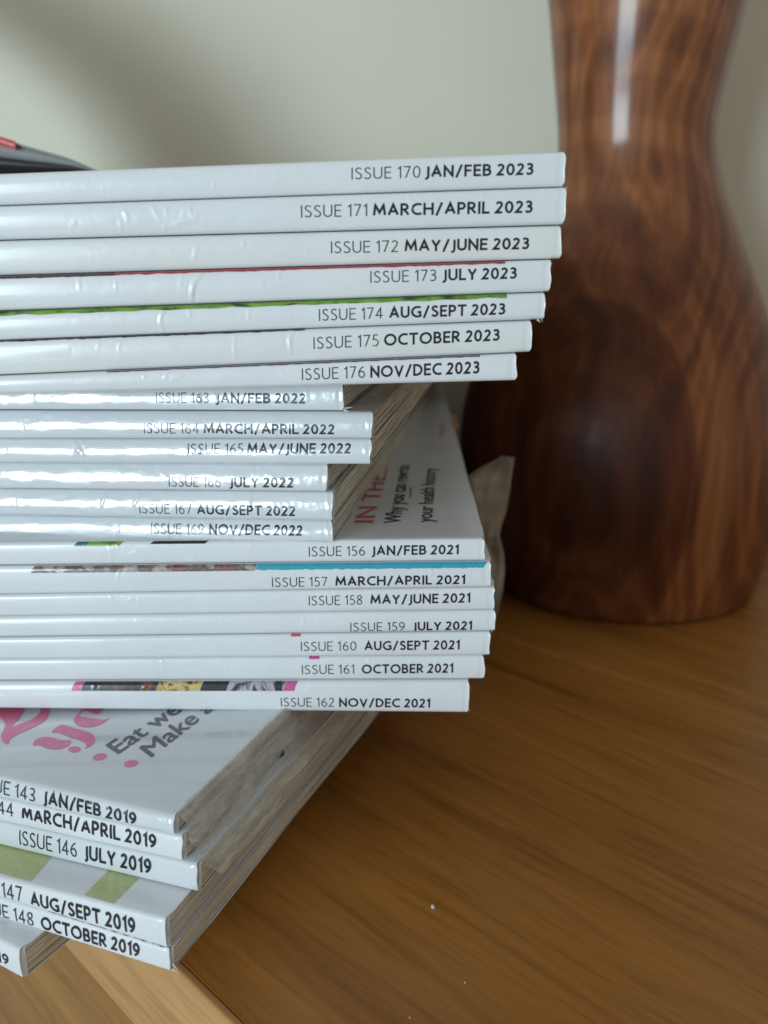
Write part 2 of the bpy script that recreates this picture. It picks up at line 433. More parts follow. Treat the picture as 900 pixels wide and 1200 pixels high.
mags = {}
def magazine(key, st, k, xr, ym, label, w=0.0, lean=0.35, bulge=0.45, mat=M_COVER, cracks=(), end_detail=1, gap=0.07, rough=0.03, dog=0, group='magazines in the leaning pile', depth=DEPTH):
    """k: interface above; k+1: interface below. xr, ym: the photographed right end of the spine."""
    sr, _ = st.sz(xr, ym, w)
    rnd = random.Random(hash(key) % 1000 if not isinstance(key, int) else key)
    seed = (key if isinstance(key, int) else 7) * 1.37
    zb_ = lambda s, d=0: st.zi(k + 1, s, d + w) + gap
    zt_ = lambda s, d=0: st.zi(k, s, d + w) - gap
    org = st.W(sr - LENGTH / 2, w + depth / 2, 0); org.z = zb_(sr - 90)
    root = thing('magazine', label, 'magazine', tuple(org), group)
    ck = []; T0_ = zt_(sr) - zb_(sr)
    for c in cracks:
        pts = [st.sz(px, py, w) for px, py in c[0]]
        ck.append(([Vector((a, b)) for a, b in pts], c[1], c[2]))
    for _ in range(9):           # small creases of use
        cs = rnd.uniform(-78, sr - 6); cz = zb_(cs) + T0_ * rnd.uniform(.2, .8); ln = rnd.uniform(.6, 2.4); an = rnd.gauss(1.45, .5)
        ck.append(([Vector((cs, cz)), Vector((cs + ln * math.cos(an), cz + ln * math.sin(an)))], rnd.uniform(.03, .13), rnd.uniform(.16, .3)))
    ck.append(([Vector((sr - .7, zb_(sr) + .1 * T0_)), Vector((sr - .9 + rnd.uniform(-.3, .3), zb_(sr) + .5 * T0_)), Vector((sr - .6, zb_(sr) + .95 * T0_))], -.10, .35))
    def relief(s, z):
        r = rough * 2.6 * noise.noise(Vector((s * 0.06, z * 0.18, seed)))
        r += rough * noise.noise(Vector((s * 0.35, z * 0.9, seed + 5)))
        r += rough * 0.4 * noise.noise(Vector((s * 1.3, z * 1.6, seed + 9)))
        p = Vector((s, z))
        for pts, amp, wd in ck:
            best = 9
            for a, b in zip(pts, pts[1:]):
                ab = b - a; t = max(0, min(1, (p - a).dot(ab) / ab.length_squared))
                best = min(best, (p - a - ab * t).length)
            if best < 3 * wd: r += amp * (math.exp(-(best / wd) ** 2) - 0.35 * math.exp(-(best / (2 * wd)) ** 2))
        return r
    R = 0.55
    def surf(s, h, out=0.0):
        zb, zt = zb_(s), zt_(s)
        T = zt - zb
        z = zb + h * T
        near = min(h, 1 - h) * T
        rr = 0.0
        if near < R: kk = (R - near) / R; rr = R * (1 - math.sqrt(max(0, 1 - kk * kk)))
        dd = lean * h - bulge * (1 - (2 * h - 1) ** 2) + rr - relief(s, z) * min(1, near / 0.5)
        return st.W(s, w + dd - out, z)
    # ---- cover
    s_fine = -72
    ss = list(np.arange(sr, s_fine, -0.27)) if s_fine < sr else [sr]
    s = ss[-1]
    while s > sr - LENGTH: s -= (6 if s > -60 else 12); ss.append(s)
    ss = sorted(set(ss + [-95.0]), reverse=True)
    T0 = zt_(sr) - zb_(sr)
    hs = [0, .012, .035, .075, .13, .2, .3, .4, .5, .6, .7, .8, .87, .925, .965, .988, 1]
    far = [depth, 150, 110, 75, 45, 25, 12, 5, 2]
    th = 0.22
    verts = []
    for i, s in enumerate(ss):
        f = 0.22 * noise.noise(Vector((seed, 7.7, 1.3)))
        def se(h, d):
            if i < 3:
                return s + (0.30 * noise.noise(Vector((h * 2.2, d * 0.12, seed))) - 0.28 * math.exp(-((min(h, 1 - h)) / 0.07) ** 2) * (d < 1)) * (3 - i) / 3
            return s
        for d in far:
            verts.append(st.W(se(0, d), w + d, zb_(s, d)))
        for h in hs: 
            verts.append(surf(s, h) + st.e * (se(h, 0) - s))
        for d in far[::-1]:
            verts.append(st.W(se(1, d), w + lean + d, zt_(s, d)))
        for d in (depth, 45, 5, 0.9):
            verts.append(st.W(s, w + lean + d, zt_(s, d) - th))
        for d in (0.9, 5, 45, depth):
            verts.append(st.W(s, w + d, zb_(s, d) + th))
    nv = len(far) * 2 + len(hs) + 8
    faces = grid_faces(len(ss), nv, 0, True, True)
    # end caps: strips between outer and inner profile
    def cap(b, flip):
        nf = len(far)
        o_bot = list(range(0, nf)); o_sp = list(range(nf, nf + len(hs))); o_top = list(range(nf + len(hs), 2 * nf + len(hs)))
        i0 = 2 * nf + len(hs)
        it = [i0 + q for q in range(4)]; ib = [i0 + 4 + q for q in range(4)]
        loops = [[*o_top[::1], it[0], it[1], it[2], it[3]], [*o_sp, it[3], ib[0]], [ib[0], ib[1], ib[2], ib[3], *o_bot]]
        for lp in loops:
            lp = [b + q for q in lp]
            faces.append(lp if flip else lp[::-1])
        faces.append([b + q for q in ([o_sp[-1], o_top[0], it[3]] if flip else [it[3], o_top[0], o_sp[-1]])])
        faces.append([b + q for q in ([o_bot[-1], o_sp[0], ib[0]] if flip else [ib[0], o_sp[0], o_bot[-1]])])
    cap(0, True); cap((len(ss) - 1) * nv, False)
    cover = link_mesh('cover', verts, faces, mat, root)
    # ---- pages: gathered leaves, each with its own uneven end
    nl = 16 if end_detail else 6
    pv, pf = [], []
    ds = [0.5, 1.5, 3, 5, 7.5, 10, 13, 16, 20, 24, 29, 34, 40, 47, 55, 64, 74, 85, 97, 110, 124, 140, 160, depth - 1.5]
    base_in = 0.06
    for l in range(nl):
        h0 = (l + 0.04) / nl; h1 = (l + 0.975) / nl
        off = base_in + 0.38 * rnd.random() ** 1.5 * end_detail
        sd = rnd.random() * 90
        b0 = len(pv)
        for d in ds:
            so = sr - off - 0.22 * noise.noise(Vector((d * 0.05, sd, seed))) - 0.12 * noise.noise(Vector((d * 0.4, sd, 2)))
            for (sq, hh) in ((so, h0), (so, h1), (so - 60, h1), (so - 60, h0)):
                zb = zb_(sq, d) + th + .03; zt = zt_(sq, d) - th - .03
                hw_ = hh + 0.02 * noise.noise(Vector((d * 0.03, hh * 6, seed)))
                pv.append(st.W(sq, w + d + lean * hh, zb + (zt - zb) * min(1, max(0, hw_))))
        pf += grid_faces(len(ds), 4, b0, True, False)
        pf.append((b0, b0 + 1, b0 + 2, b0 + 3)); e = b0 + (len(ds) - 1) * 4; pf.append((e + 3, e + 2, e + 1, e))
    # the rest of the block, out of sight beyond the frame
    sts = [sr - 61] + [q for q in (-80, -95, -130, -190) if sr - LENGTH + 5 < q < sr - 62] + [sr - LENGTH + 1]
    dq = (0.9, 20, 45, 75, 110, 150, depth - 1.5)
    b0 = len(pv)
    for sq in sts:
        for d in dq: pv.append(st.W(sq, w + d + lean * .5, zb_(sq, d) + th + .05))
        for d in dq[::-1]: pv.append(st.W(sq, w + d + lean * .5, zt_(sq, d) - th - .05))
    nq = 2 * len(dq)
    pf += grid_faces(len(sts), nq, b0, True, True)
    pf.append(tuple(range(b0, b0 + nq))); e = b0 + (len(sts) - 1) * nq; pf.append(tuple(range(e, e + nq))[::-1])
    pages = link_mesh('page_block', pv, pf, M_PAGES, root, smooth=False)
    tag(pages, kind='stuff')
    M = dict(root=root, st=st, surf=surf, zt=zt_, zb=zb_, sr=sr, w=w, k=k, lean=lean, cover=cover, tout=0.10 if st is s19 else 0.045)
    mags[key] = M
    return M

def hs_of(M, px, py):
    s, z = M['st'].sz(px, py, M['w'] - 0.15)
    return s, (z - M['zb'](s)) / (M['zt'](s) - M['zb'](s))
def spine_text(M, thin, bold, x0, x1, x2, x3, y0, y3, cap):
    for text, wgt, xa, xb, mat, nm in ((thin, .095, x0, x1, M_INK_LIGHT, 'issue_number'), (bold, .185, x2, x3, M_INK, 'issue_date')):
        if not text: continue
        ya = y0 + (y3 - y0) * (xa - x0) / (x3 - x0); yb = y0 + (y3 - y0) * (xb - x0) / (x3 - x0)
        sa, ha = hs_of(M, xa, ya); sb, hb = hs_of(M, xb, yb); _, hc = hs_of(M, xa, ya - cap)
        qs, wd = stroke_text(text, wgt)
        vs, fs = [], []
        for n, q in enumerate(qs):
            for p in q:
                t = p.x / wd
                vs.append(M['surf'](sa + (sb - sa) * t, ha + (hb - ha) * t + (hc - ha) * p.y, M['tout'] + 0.0004 * (n % 9)))
            fs.append((4 * n, 4 * n + 1, 4 * n + 2, 4 * n + 3))
        link_mesh(nm, vs, fs, mat, M['root'])
def spine_patch(M, xa, xb, h0, mat, h1=1.0, slant=0.0, name='cover_picture', ragged=0.0, out=0.07, over=0.0):
    """print of the front cover that wraps over the top edge of the spine"""
    sa = M['st'].sz(xa, 500, M['w'])[0]; sb = M['st'].sz(xb, 500, M['w'])[0]
    sb = min(sb, M['sr'] - 0.25)
    n = max(3, int((sb - sa) / 0.3)); mrow = 6
    vs = []
    for i in range(n + 1):
        s = sa + (sb - sa) * i / n
        hlow = h0 + ragged * noise.noise(Vector((s * 0.9, 3, h0 * 50))) if ragged < .04 else h0 + ragged * noise.noise(Vector((s * 0.3, 3, 1)))
        for j in range(mrow + 1):
            h = h1 - (h1 - hlow) * (1 - j / mrow) ** 1.8
            vs.append(M['surf'](s + slant * (j / mrow), min(h, 0.998), out))
        if over: vs.append(M['st'].W(s + slant, M['w'] + M['lean'] + over, M['zt'](s, over) + 0.03))
    k = mrow + 1 + (1 if over else 0)
    link_mesh(name, vs, grid_faces(n + 1, k, 0, False, True), mat, M['root'])

def top_pt(M, px, py):
    """point on the front cover under a photographed pixel -> (s, d)"""
    st = M['st']; z = M['zt'](M['sr'])
    for _ in range(6):
        q = on_z(px, py, z)
        s = (q - st.P0).dot(st.e); d = (q - st.P0).dot(st.d) - M['w']
        z = M['zt'](s, max(d, 0))
    return s, d
def on_cover(M, s, d, out=0.04):
    return M['st'].W(s, M['w'] + d, M['zt'](s, d) + out)
def cover_text(M, text, p0, p1, ptop, mat, name='cover_line', bold=False):
    vs, fs, wd = font_quads(text)
    a = Vector(top_pt(M, *p0)); b = Vector(top_pt(M, *p1)); c = Vector(top_pt(M, *ptop))
    ux = (b - a) / wd; uy = (c - a)
    out = []; ff = []
    offs = [(0, 0)] if not bold else [(0, 0), (.035, 0), (-.035, 0), (0, .02), (0, -.02)]
    for n, (ox, oy) in enumerate(offs):
        b0 = len(out)
        for v in vs:
            q = a + ux * (v.x + ox) + uy * (v.y + oy)
            out.append(on_cover(M, q.x, q.y, 0.05 + .006 * n))
        ff += [tuple(b0 + i for i in f) for f in fs]
    link_mesh(name, out, ff, mat, M['root'], smooth=False)
def cover_shape(M, pxs, mat, name, out=0.05, smooth=False):
    """filled outline given in photographed pixels, laid on the cover"""
    if smooth: pxs = cr(pxs, 5, True)[:-1]
    pts = [top_pt(M, *p) for p in pxs]
    c = (sum(p[0] for p in pts) / len(pts), sum(p[1] for p in pts) / len(pts))
    vs = [on_cover(M, p[0], p[1], out) for p in pts]
    link_mesh(name, vs, [tuple(range(len(vs)))], mat, M['root'], smooth=False)
def cover_brush(M, path, mat, name, out=0.05):
    """variable width stroke: (px, py, half width across in px), for the swelling letters of the masthead"""
    P = cr([(p[0], p[1]) for p in path], 6)
    Wd = []
    for i in range(len(path) - 1):
        for k in range(6): Wd.append(path[i][2] + (path[i + 1][2] - path[i][2]) * k / 6)
    Wd.append(path[-1][2])
    vs = []
    for i, (p, w) in enumerate(zip(P, Wd)):
        a = Vector(P[max(i - 1, 0)]); b = Vector(P[min(i + 1, len(P) - 1)])
        t = (b - a).normalized(); n = Vector((-t.y, t.x)) * w
        for q in (Vector(p) + n, Vector(p) - n):
            s, d = top_pt(M, q.x, q.y); vs.append(on_cover(M, s, d, out))
    link_mesh(name, vs, grid_faces(len(P), 2), mat, M['root'], smooth=False)

# ---- stack of 2019 issues (turned well to the right)
s19 = Stack((212, 1143), 118.5, 21.5, wave=0.5, seed=1)
# stack 2021 rests on its top; upper stacks follow
# interface lines, as photographed at the left border and at the right end of the spine
W147 = -3.0
s19.inter = [s19.line([(0, 911), (204, 957)]), s19.line([(0, 936), (204, 979)]), s19.line([(0, 963), (213, 1010)]),
             s19.line([(0, 991), (231, 1046)]), None, None]
def solve_w(st, k, pxy):
    """protrusion of a lower magazine so that its known top line meets a photographed pixel"""
    lo, hi = -25.0, 10.0
    for _ in range(50):
        m = (lo + hi) / 2
        s, z = st.sz(*pxy, m)
        if z > st.inter[k][0] + st.inter[k][1] * s: lo = m
        else: hi = m
    return (lo + hi) / 2
W147 = solve_w(s19, 3, (100, 1054))
s19.inter[4] = s19.line([(0, 1052), (195, 1112)], W147)
s19.inter[5] = s19.line([(0, 1076), (205, 1141)], W147)
print('W147', W147, 'z148b', s19.inter[5], 'z143t', s19.inter[0])
YR = 'magazines in the leaning pile'
m143 = magazine(143, s19, 0, 205, 968, 'magazine reading issue 143 JAN/FEB 2019 with pink lettering on its plastic-wrapped cover', mat=M_COVER_GLOSS, rough=.07, bulge=.5,
    cracks=[([(196, 950), (201, 972)], .15, .25), ([(190, 946), (193, 958)], .1, .2), ([(100, 928), (106, 940)], .08, .2)], depth=184.0)
m144 = magazine(144, s19, 1, 214, 995, 'magazine reading issue 144 MARCH/APRIL 2019 in the lowest fan of the pile', lean=.2, bulge=.3, depth=184.0)
m146 = magazine(146, s19, 2, 232, 1030, 'magazine reading issue 146 JULY 2019 resting on the green striped cover', lean=.25, bulge=.4, mat=M_COVER_GLOSS, rough=.02, depth=184.0)
m147 = magazine(147, s19, 3, 195, 1098, 'magazine reading issue 147 AUG/SEPT 2019 with green stripes on its grey cover', w=W147, lean=.2, bulge=.3, depth=184.0)
m148 = magazine(148, s19, 4, 199.5, 1125, 'magazine reading issue 148 OCTOBER 2019 at the bottom right of the pile', w=W147, lean=.2, bulge=.3, depth=184.0)

# ---- the lowest magazine of all, turned further
zb148 = s19.inter[5][0] + s19.inter[5][1] * -60
sb = Stack((26, 1147), 116, 28.5, wave=.3, seed=9)
sb.inter = [(s19.inter[5][0] - 0.25, s19.inter[5][1] * 0.6), (TZ + .05, 0.0)]
zt_c = sb.inter[0][0]

# ---- stack of 2021 issues
def D_on_cover(px, py, st, k):
    q = None; z = st.inter[k][0]
    for _ in range(6):
        q = on_z(px, py, z); s = (q - st.P0).dot(st.e); z = st.zi(k, s)
    return q
q = D_on_cover(330, 832, s19, 0)
D21 = q.y
print('D21', D21)
s21 = Stack((568, 650), D21, 1.5, wave=.35, seed=2)
L21 = [[(0, 636), (568, 631)], [(0, 663), (568, 657.5)], [(0, 696), (575, 687.5)], [(0, 722), (579, 714.5)], [(0, 747), (579, 740)],
       [(0, 772.5), (574, 768)], [(0, 798.5), (567, 796.8)], [(0, 829), (549, 834)]]
s21.inter = [s21.line(p) for p in L21]
# ---- stack of 2022 issues
q = D_on_cover(388, 637, s21, 0); D22 = q.y + 0.5
print('D22', D22)
s22 = Stack((400, 600), D22, 9.0, wave=1.6, seed=4)
L22 = [[(0, 444), (402, 446)], [(0, 481.5), (420, 483)], [(0, 514), (436, 514.3)], [(0, 542.5), (420, 545)], [(0, 573.5), (390, 577.5)],
       [(0, 604), (390, 611)], [(0, 630), (389, 637)]]
s22.inter = [s22.line(p) for p in L22]
# ---- stack of 2023 issues on top
D23 = D22 - 9
s23 = Stack((605, 440), D23, 0.4, wave=.2, seed=6)
L23 = [[(0, 203), (661, 177)], [(0, 241), (662, 219)], [(0, 281.5), (660, 263.5)], [(0, 323), (657, 303.5)], [(0, 364.5), (645, 342)],
       [(0, 399), (638, 374.5)], [(0, 440), (622, 413)], [(0, 462), (605, 446)]]
s23.inter = [s23.line(p) for p in L23]
for nm, st in (('19', s19), ('21', s21), ('22', s22), ('23', s23)):
    print(nm, [tuple(round(st.zi(k, s), 1) for s in (0, -60)) for k in range(len(st.inter))])
for st in (s22,):
    pass
m156 = magazine(156, s21, 0, 568, 643, 'magazine reading issue 156 JAN/FEB 2021 with red and black cover lines beside its pages', lean=.1, bulge=.22, end_detail=0,
    cracks=[([(128, 640), (131, 652), (130, 661)], .12, .22)])
m157 = magazine(157, s21, 1, 575, 672, 'magazine reading issue 157 MARCH/APRIL 2021 with a cyan strip along its top', w=-.5, lean=.1, bulge=.25, end_detail=0, mat=M_COVER,
    cracks=[([(27, 672), (31, 682), (30, 693)], .2, .25)])
m158 = magazine(158, s21, 2, 579.5, 701, 'magazine reading issue 158 MAY/JUNE 2021 just above issue 159', w=-.3, lean=.1, bulge=.25, end_detail=0,
    cracks=[([(40, 700), (41, 712)], .12, .2)])
m159 = magazine(159, s21, 3, 579.8, 728, 'magazine reading issue 159 JULY 2021 with a creased lower right corner', w=0, lean=.15, bulge=.4, end_detail=0,
    cracks=[([(370, 719), (400, 721)], .06, .3)])
m160 = magazine(160, s21, 4, 574, 754, 'magazine reading issue 160 AUG/SEPT 2021 in the middle of the pile', w=-.2, lean=.1, bulge=.25, end_detail=0)
m161 = magazine(161, s21, 5, 567.5, 783, 'magazine reading issue 161 OCTOBER 2021 just above issue 162', w=.2, lean=.1, bulge=.3, end_detail=0)
m162 = magazine(162, s21, 6, 549.5, 815, 'magazine reading issue 162 NOV/DEC 2021 with a dark picture strip framed in pink', w=-.6, lean=.3, bulge=.45, end_detail=0)

G22 = M_COVER_GLOSS
m163 = magazine(163, s22, 0, 402, 468, 'magazine reading issue 163 JAN/FEB 2022 half hidden below issue 176', w=.8, lean=1.0, bulge=.5, mat=G22, rough=.05,
    cracks=[([(60, 470), (100, 474)], .08, .3)])
m164 = magazine(164, s22, 1, 436.5, 499, 'magazine reading issue 164 MARCH/APRIL 2022 with scratches at the left of its spine', w=-.2, lean=.8, bulge=.55, mat=G22, rough=.05,
    cracks=[([(27, 489), (60, 486)], .12, .25), ([(27, 489), (33, 506)], .1, .25), ([(66, 491), (90, 485)], .08, .2), ([(176, 486), (177, 512)], .1, .2), ([(430, 488), (432, 508)], .15, .3)])
m165 = magazine(165, s22, 2, 434.5, 529, 'magazine reading issue 165 MAY/JUNE 2022 with a dent in its glossy spine', w=.0, lean=.8, bulge=.5, mat=G22, rough=.035,
    cracks=[([(86, 519), (98, 534)], .3, .35), ([(98, 517), (88, 533)], .2, .3), ([(428, 524), (431, 540)], .15, .3)])
m166 = magazine(166, s22, 3, 383, 561, 'magazine reading issue 166 JULY 2022 with glare across its spine', w=.4, lean=1.1, bulge=.5, mat=G22, rough=.06,
    cracks=[([(188, 552), (200, 566)], .12, .3), ([(303, 549), (318, 556)], .12, .3)])
m167 = magazine(167, s22, 4, 390, 594, 'magazine reading issue 167 AUG/SEPT 2022 with crinkled right end of its spine', w=.1, lean=.9, bulge=.55, mat=G22, rough=.06,
    cracks=[([(123, 580), (119, 592)], .25, .25), ([(163, 580), (157, 591)], .25, .25), ([(292, 580), (294, 608)], .15, .25), ([(383, 580), (386, 608)], .2, .3)])
m169 = magazine(169, s22, 5, 389, 624, 'magazine reading issue 169 NOV/DEC 2022 lying on the cover of issue 156', w=.2, lean=1.0, bulge=.5, mat=G22, rough=.06,
    cracks=[([(137, 606), (139, 628)], .15, .2), ([(195, 609), (198, 630)], .15, .25), ([(382, 614), (385, 634)], .2, .3)])

m170 = magazine(170, s23, 0, 661.5, 198, 'magazine reading issue 170 JAN/FEB 2023 on top of the whole pile', lean=.0, bulge=.35, end_detail=0)
m171 = magazine(171, s23, 1, 662.5, 241, 'magazine reading issue 171 MARCH/APRIL 2023 with torn paper skin on its spine', w=-.2, lean=.0, bulge=.35, end_detail=0,
    cracks=[([(193, 267), (205, 265), (214, 259), (226, 256), (231, 254)], .22, .28), ([(178, 240), (186, 256), (193, 267)], .08, .3), ([(214, 250), (223, 243), (224, 250)], .14, .25), ([(226, 256), (244, 262), (262, 270)], .07, .3), ([(141, 262), (143, 270)], .1, .25)])
m172 = magazine(172, s23, 2, 657.5, 284, 'magazine reading issue 172 MAY/JUNE 2023 with a yellowed spine', w=.2, lean=.0, bulge=.35, end_detail=0, mat=M_COVER_CREAM)
m173 = magazine(173, s23, 3, 645.5, 323, 'magazine reading issue 173 JULY 2023 with a red line along its top', w=-.3, lean=.05, bulge=.4, end_detail=0,
    cracks=[([(239, 317), (232, 326), (226, 336), (225, 353)], .26, .26), ([(228, 332), (224, 348)], .15, .3), ([(4, 335), (12, 348)], .15, .5)])
m174 = magazine(174, s23, 4, 638.5, 359, 'magazine reading issue 174 AUG/SEPT 2023 with a green strip along its top', w=-.2, lean=.05, bulge=.4, end_detail=0,
    cracks=[([(194, 359), (189, 370), (188, 380), (191, 388)], .2, .24), ([(31, 373), (33, 385), (35, 394)], .2, .24)])
m175 = magazine(175, s23, 5, 622.5, 394, 'magazine reading issue 175 OCTOBER 2023 with a yellowed spine and a crease before its title', w=.1, lean=.05, bulge=.4, end_detail=0, mat=M_COVER_CREAM,
    cracks=[([(345, 385), (339, 396), (341, 412)], .16, .3), ([(2, 412), (8, 424)], .2, .5), ([(22, 418), (34, 412)], .16, .4)])
m176 = magazine(176, s23, 6, 605, 430, 'magazine reading issue 176 NOV/DEC 2023 lowest of the wide top layer', w=-.4, lean=.1, bulge=.3, end_detail=0,
    cracks=[([(2, 450), (30, 448), (55, 446)], .1, .25)])
m149 = magazine(149, sb, 0, 26, 1135, 'lowest magazine of the pile, only its torn corner showing at the lower left', lean=.1, bulge=.3, gap=.1)

# ---- titles on the spines
T = [(m170, 'ISSUE 170', 'JAN/FEB 2023', 412, 493, 498, 624.5, 210.5, 205, 14),
 (m171, 'ISSUE 171', 'MARCH/APRIL 2023', 353, 431, 437, 623.5, 255, 249.5, 14.3),
 (m172, 'ISSUE 172', 'MAY/JUNE 2023', 388, 467, 474, 619.5, 297, 292, 14),
 (m173, 'ISSUE 173', 'JULY 2023', 434, 511.5, 518.5, 605, 331.5, 326.5, 13.8),
 (m174, 'ISSUE 174', 'AUG/SEPT 2023', 374, 449, 456, 591.5, 376, 368.5, 13.8),
 (m175, 'ISSUE 175', 'OCTOBER 2023', 367.6, 444, 450, 585, 409, 399, 14),
 (m176, 'ISSUE 176', 'NOV/DEC 2023', 354, 428, 434, 561.5, 445.5, 437.5, 13.5),
 (m163, 'ISSUE 163', 'JAN/FEB 2022', 183, 245, 253, 358, 472, 473, 12),
 (m164, 'ISSUE 164', 'MARCH/APRIL 2022', 169, 234, 239, 392, 507.8, 509, 12),
 (m165, 'ISSUE 165', 'MAY/JUNE 2022', 220, 285, 289.5, 411, 532, 531.5, 11.5),
 (m166, 'ISSUE 166', 'JULY 2022', 198, 259, 269, 344, 570.5, 571.5, 11.5),
 (m167, 'ISSUE 167', 'AUG/SEPT 2022', 164, 225, 231, 346, 601.5, 605, 11.5),
 (m169, 'ISSUE 169', 'NOV/DEC 2022', 177, 239, 245, 354, 625.5, 628, 11.5),
 (m156, 'ISSUE 156', 'JAN/FEB 2021', 362, 428, 435.5, 537.5, 652, 649.5, 11.3),
 (m157, 'ISSUE 157', 'MARCH/APRIL 2021', 319, 384, 393, 545, 688, 684.5, 11.3),
 (m158, 'ISSUE 158', 'MAY/JUNE 2021', 362, 425, 434, 551, 709.5, 706, 11),
 (m159, 'ISSUE 159', 'JULY 2021', 410.7, 474.7, 484, 553, 740, 738, 10.8),
 (m160, 'ISSUE 160', 'AUG/SEPT 2021', 352.7, 418, 427, 538.6, 763, 761, 10.8),
 (m161, 'ISSUE 161', 'OCTOBER 2021', 354, 415.6, 424, 531, 790, 788, 10.8),
 (m162, 'ISSUE 162', 'NOV/DEC 2021', 329.5, 392, 397.5, 504, 827.5, 829, 10.5),
 (m143, 'ISSUE 143', 'JAN/FEB 2019', -27, 43.4, 52.5, 161.5, 922.5, 966, 14.2),
 (m144, 'ISSUE 144', 'MARCH/APRIL 2019', -52, 17, 26.5, 184, 941.5, 994.5, 14.6),
 (m146, 'ISSUE 146', 'JULY 2019', 24.5, 91.5, 100, 178.5, 989, 1024, 15.5),
 (m147, 'ISSUE 147', 'AUG/SEPT 2019', -42, 27.6, 37, 160, 1037.5, 1094.5, 14.2),
 (m148, 'ISSUE 148', 'OCTOBER 2019', -27, 41, 49.5, 164.7, 1065, 1122, 14),
 (m149, 'ISSUE 149', 'NOV/DEC 2019', -150, -100, -92, 12, 1072, 1131, 10)]
for t in T: spine_text(*t)

# ---- prints that wrap over the top edges of the spines
spine_patch(m173, 150, 585, .93, M_CRIMSON, ragged=.02)
spine_patch(m173, -30, 149.5, .92, M_PLUM, ragged=.02)
spine_patch(m174, -30, 588, .86, M_GREEN, ragged=.05)
spine_patch(m176, 130, 560, .955, M_PLUM, ragged=.02)
spine_patch(m175, -30, 360, .965, M_DARK, ragged=.02)
spine_patch(m157, 291, 572, .80, M_CYAN, ragged=.03, slant=.8)
spine_patch(m157, 16, 290, .78, M_PHOTO, slant=.8)
spine_patch(m156, 72, 87, .84, M_TEAL, slant=.8)
spine_patch(m156, 87.5, 128, .84, M_GREEN, slant=.8)
spine_patch(m156, 165, 232, .90, M_DARKPHOTO, slant=.8)
spine_patch(m162, 50, 62, .72, M_MAGENTA, slant=.8)
spine_patch(m162, 62.5, 158, .72, M_DARKPHOTO, slant=.8)
spine_patch(m162, 158.5, 214, .72, M_FOOD, slant=.8)
spine_patch(m162, 214.5, 248, .72, M_DARK, slant=.8)
spine_patch(m162, 248.5, 321, .72, M_STRIPE, slant=.8)
spine_patch(m162, 321.5, 335, .72, M_MAGENTA, slant=.8)
spine_patch(m160, 333, 345, .92, M_RED)
spine_patch(m161, 355, 368, .90, M_MAGENTA)
spine_patch(m148, -20, 190, .98, M_PLUM, ragged=.02)

# ---- front cover of issue 156
cover_text(m156, 'IN THE...', (437, 614), (455, 548), (417, 614), M_RED, bold=True)
cover_text(m156, 'Why you can rewrite', (469, 613), (480, 545), (452, 613), M_INK, bold=True)
cover_text(m156, 'your health history', (506, 612), (511, 549), (490, 612), M_INK, bold=True)
cover_shape(m156, [(481.5, 583), (480, 583), (480.8, 571), (482.2, 571)], M_INK, 'underline')
cover_text(m156, 'tone', (521, 512), (521, 488), (513, 512), M_RED)
cover_shape(m156, [(530, 500), (538, 503), (535, 486), (528, 486)], M_ORANGE, 'cover_patch')
# ---- front cover of issue 143: masthead and lines
def zpx(pts): return [(x / 6.43, 820 + y / 6.43) for x, y in pts]
for outline in ([(-60, 20), (60, 20), (180, 30), (174, 90), (140, 150), (90, 202), (140, 186), (230, 152), (288, 112), (308, 70), (300, 30), (355, 30), (366, 110), (332, 164), (240, 215), (130, 265), (78, 298), (62, 335), (20, 316), (8, 270), (30, 222), (36, 180), (0, 132), (-60, 122)],
                [(250, 342), (268, 302), (340, 282), (400, 288), (460, 305), (530, 308), (522, 345), (470, 368), (410, 376), (350, 366), (300, 345), (264, 345)],
                [(390, 245), (428, 207), (470, 190), (560, 215), (650, 240), (705, 272), (714, 310), (690, 346), (640, 370), (652, 345), (636, 322), (590, 300), (540, 290), (500, 272), (440, 250)],
                [(514, 375), (530, 358), (562, 353), (595, 358), (610, 375), (595, 390), (562, 398), (530, 391)],
                [(555, 160), (562, 136), (600, 130), (700, 141), (780, 150), (828, 138), (780, 176), (720, 200), (650, 208), (590, 195)],
                [(560, 150), (585, 110), (636, 60), (650, 40), (775, 30), (772, 75), (742, 110), (702, 104), (640, 84), (600, 112), (580, 150)]):
    cover_shape(m143, zpx(outline), M_PINK, 'masthead_letter', smooth=True)
for cx, cy in ((117, 887), (153.5, 895)):
    cover_shape(m143, [(cx + 8.5 * math.cos(a * .35), cy + 4 * math.sin(a * .35) - 1.2 * math.cos(a * .35)) for a in range(18)], M_PINK, 'bullet_dot')
cover_text(m143, 'Eat well', (137, 885), (224, 826), (123.5, 876), M_GREYTXT, bold=True)
cover_text(m143, 'Make a', (176, 889), (252, 830), (163, 879), M_GREYTXT, bold=True)
# ---- green stripes on issue 147
def top_band(M, pxs, mat, name):
    cover_shape(M, pxs, mat, name, .05)
top_band(m147, [(-14, 1019), (36, 1033), (60, 1005), (40, 985), (-20, 985)], M_LIME, 'green_stripe')
top_band(m147, [(99, 1049), (133, 1059), (162, 1030), (128, 1019)], M_LIME, 'green_stripe')

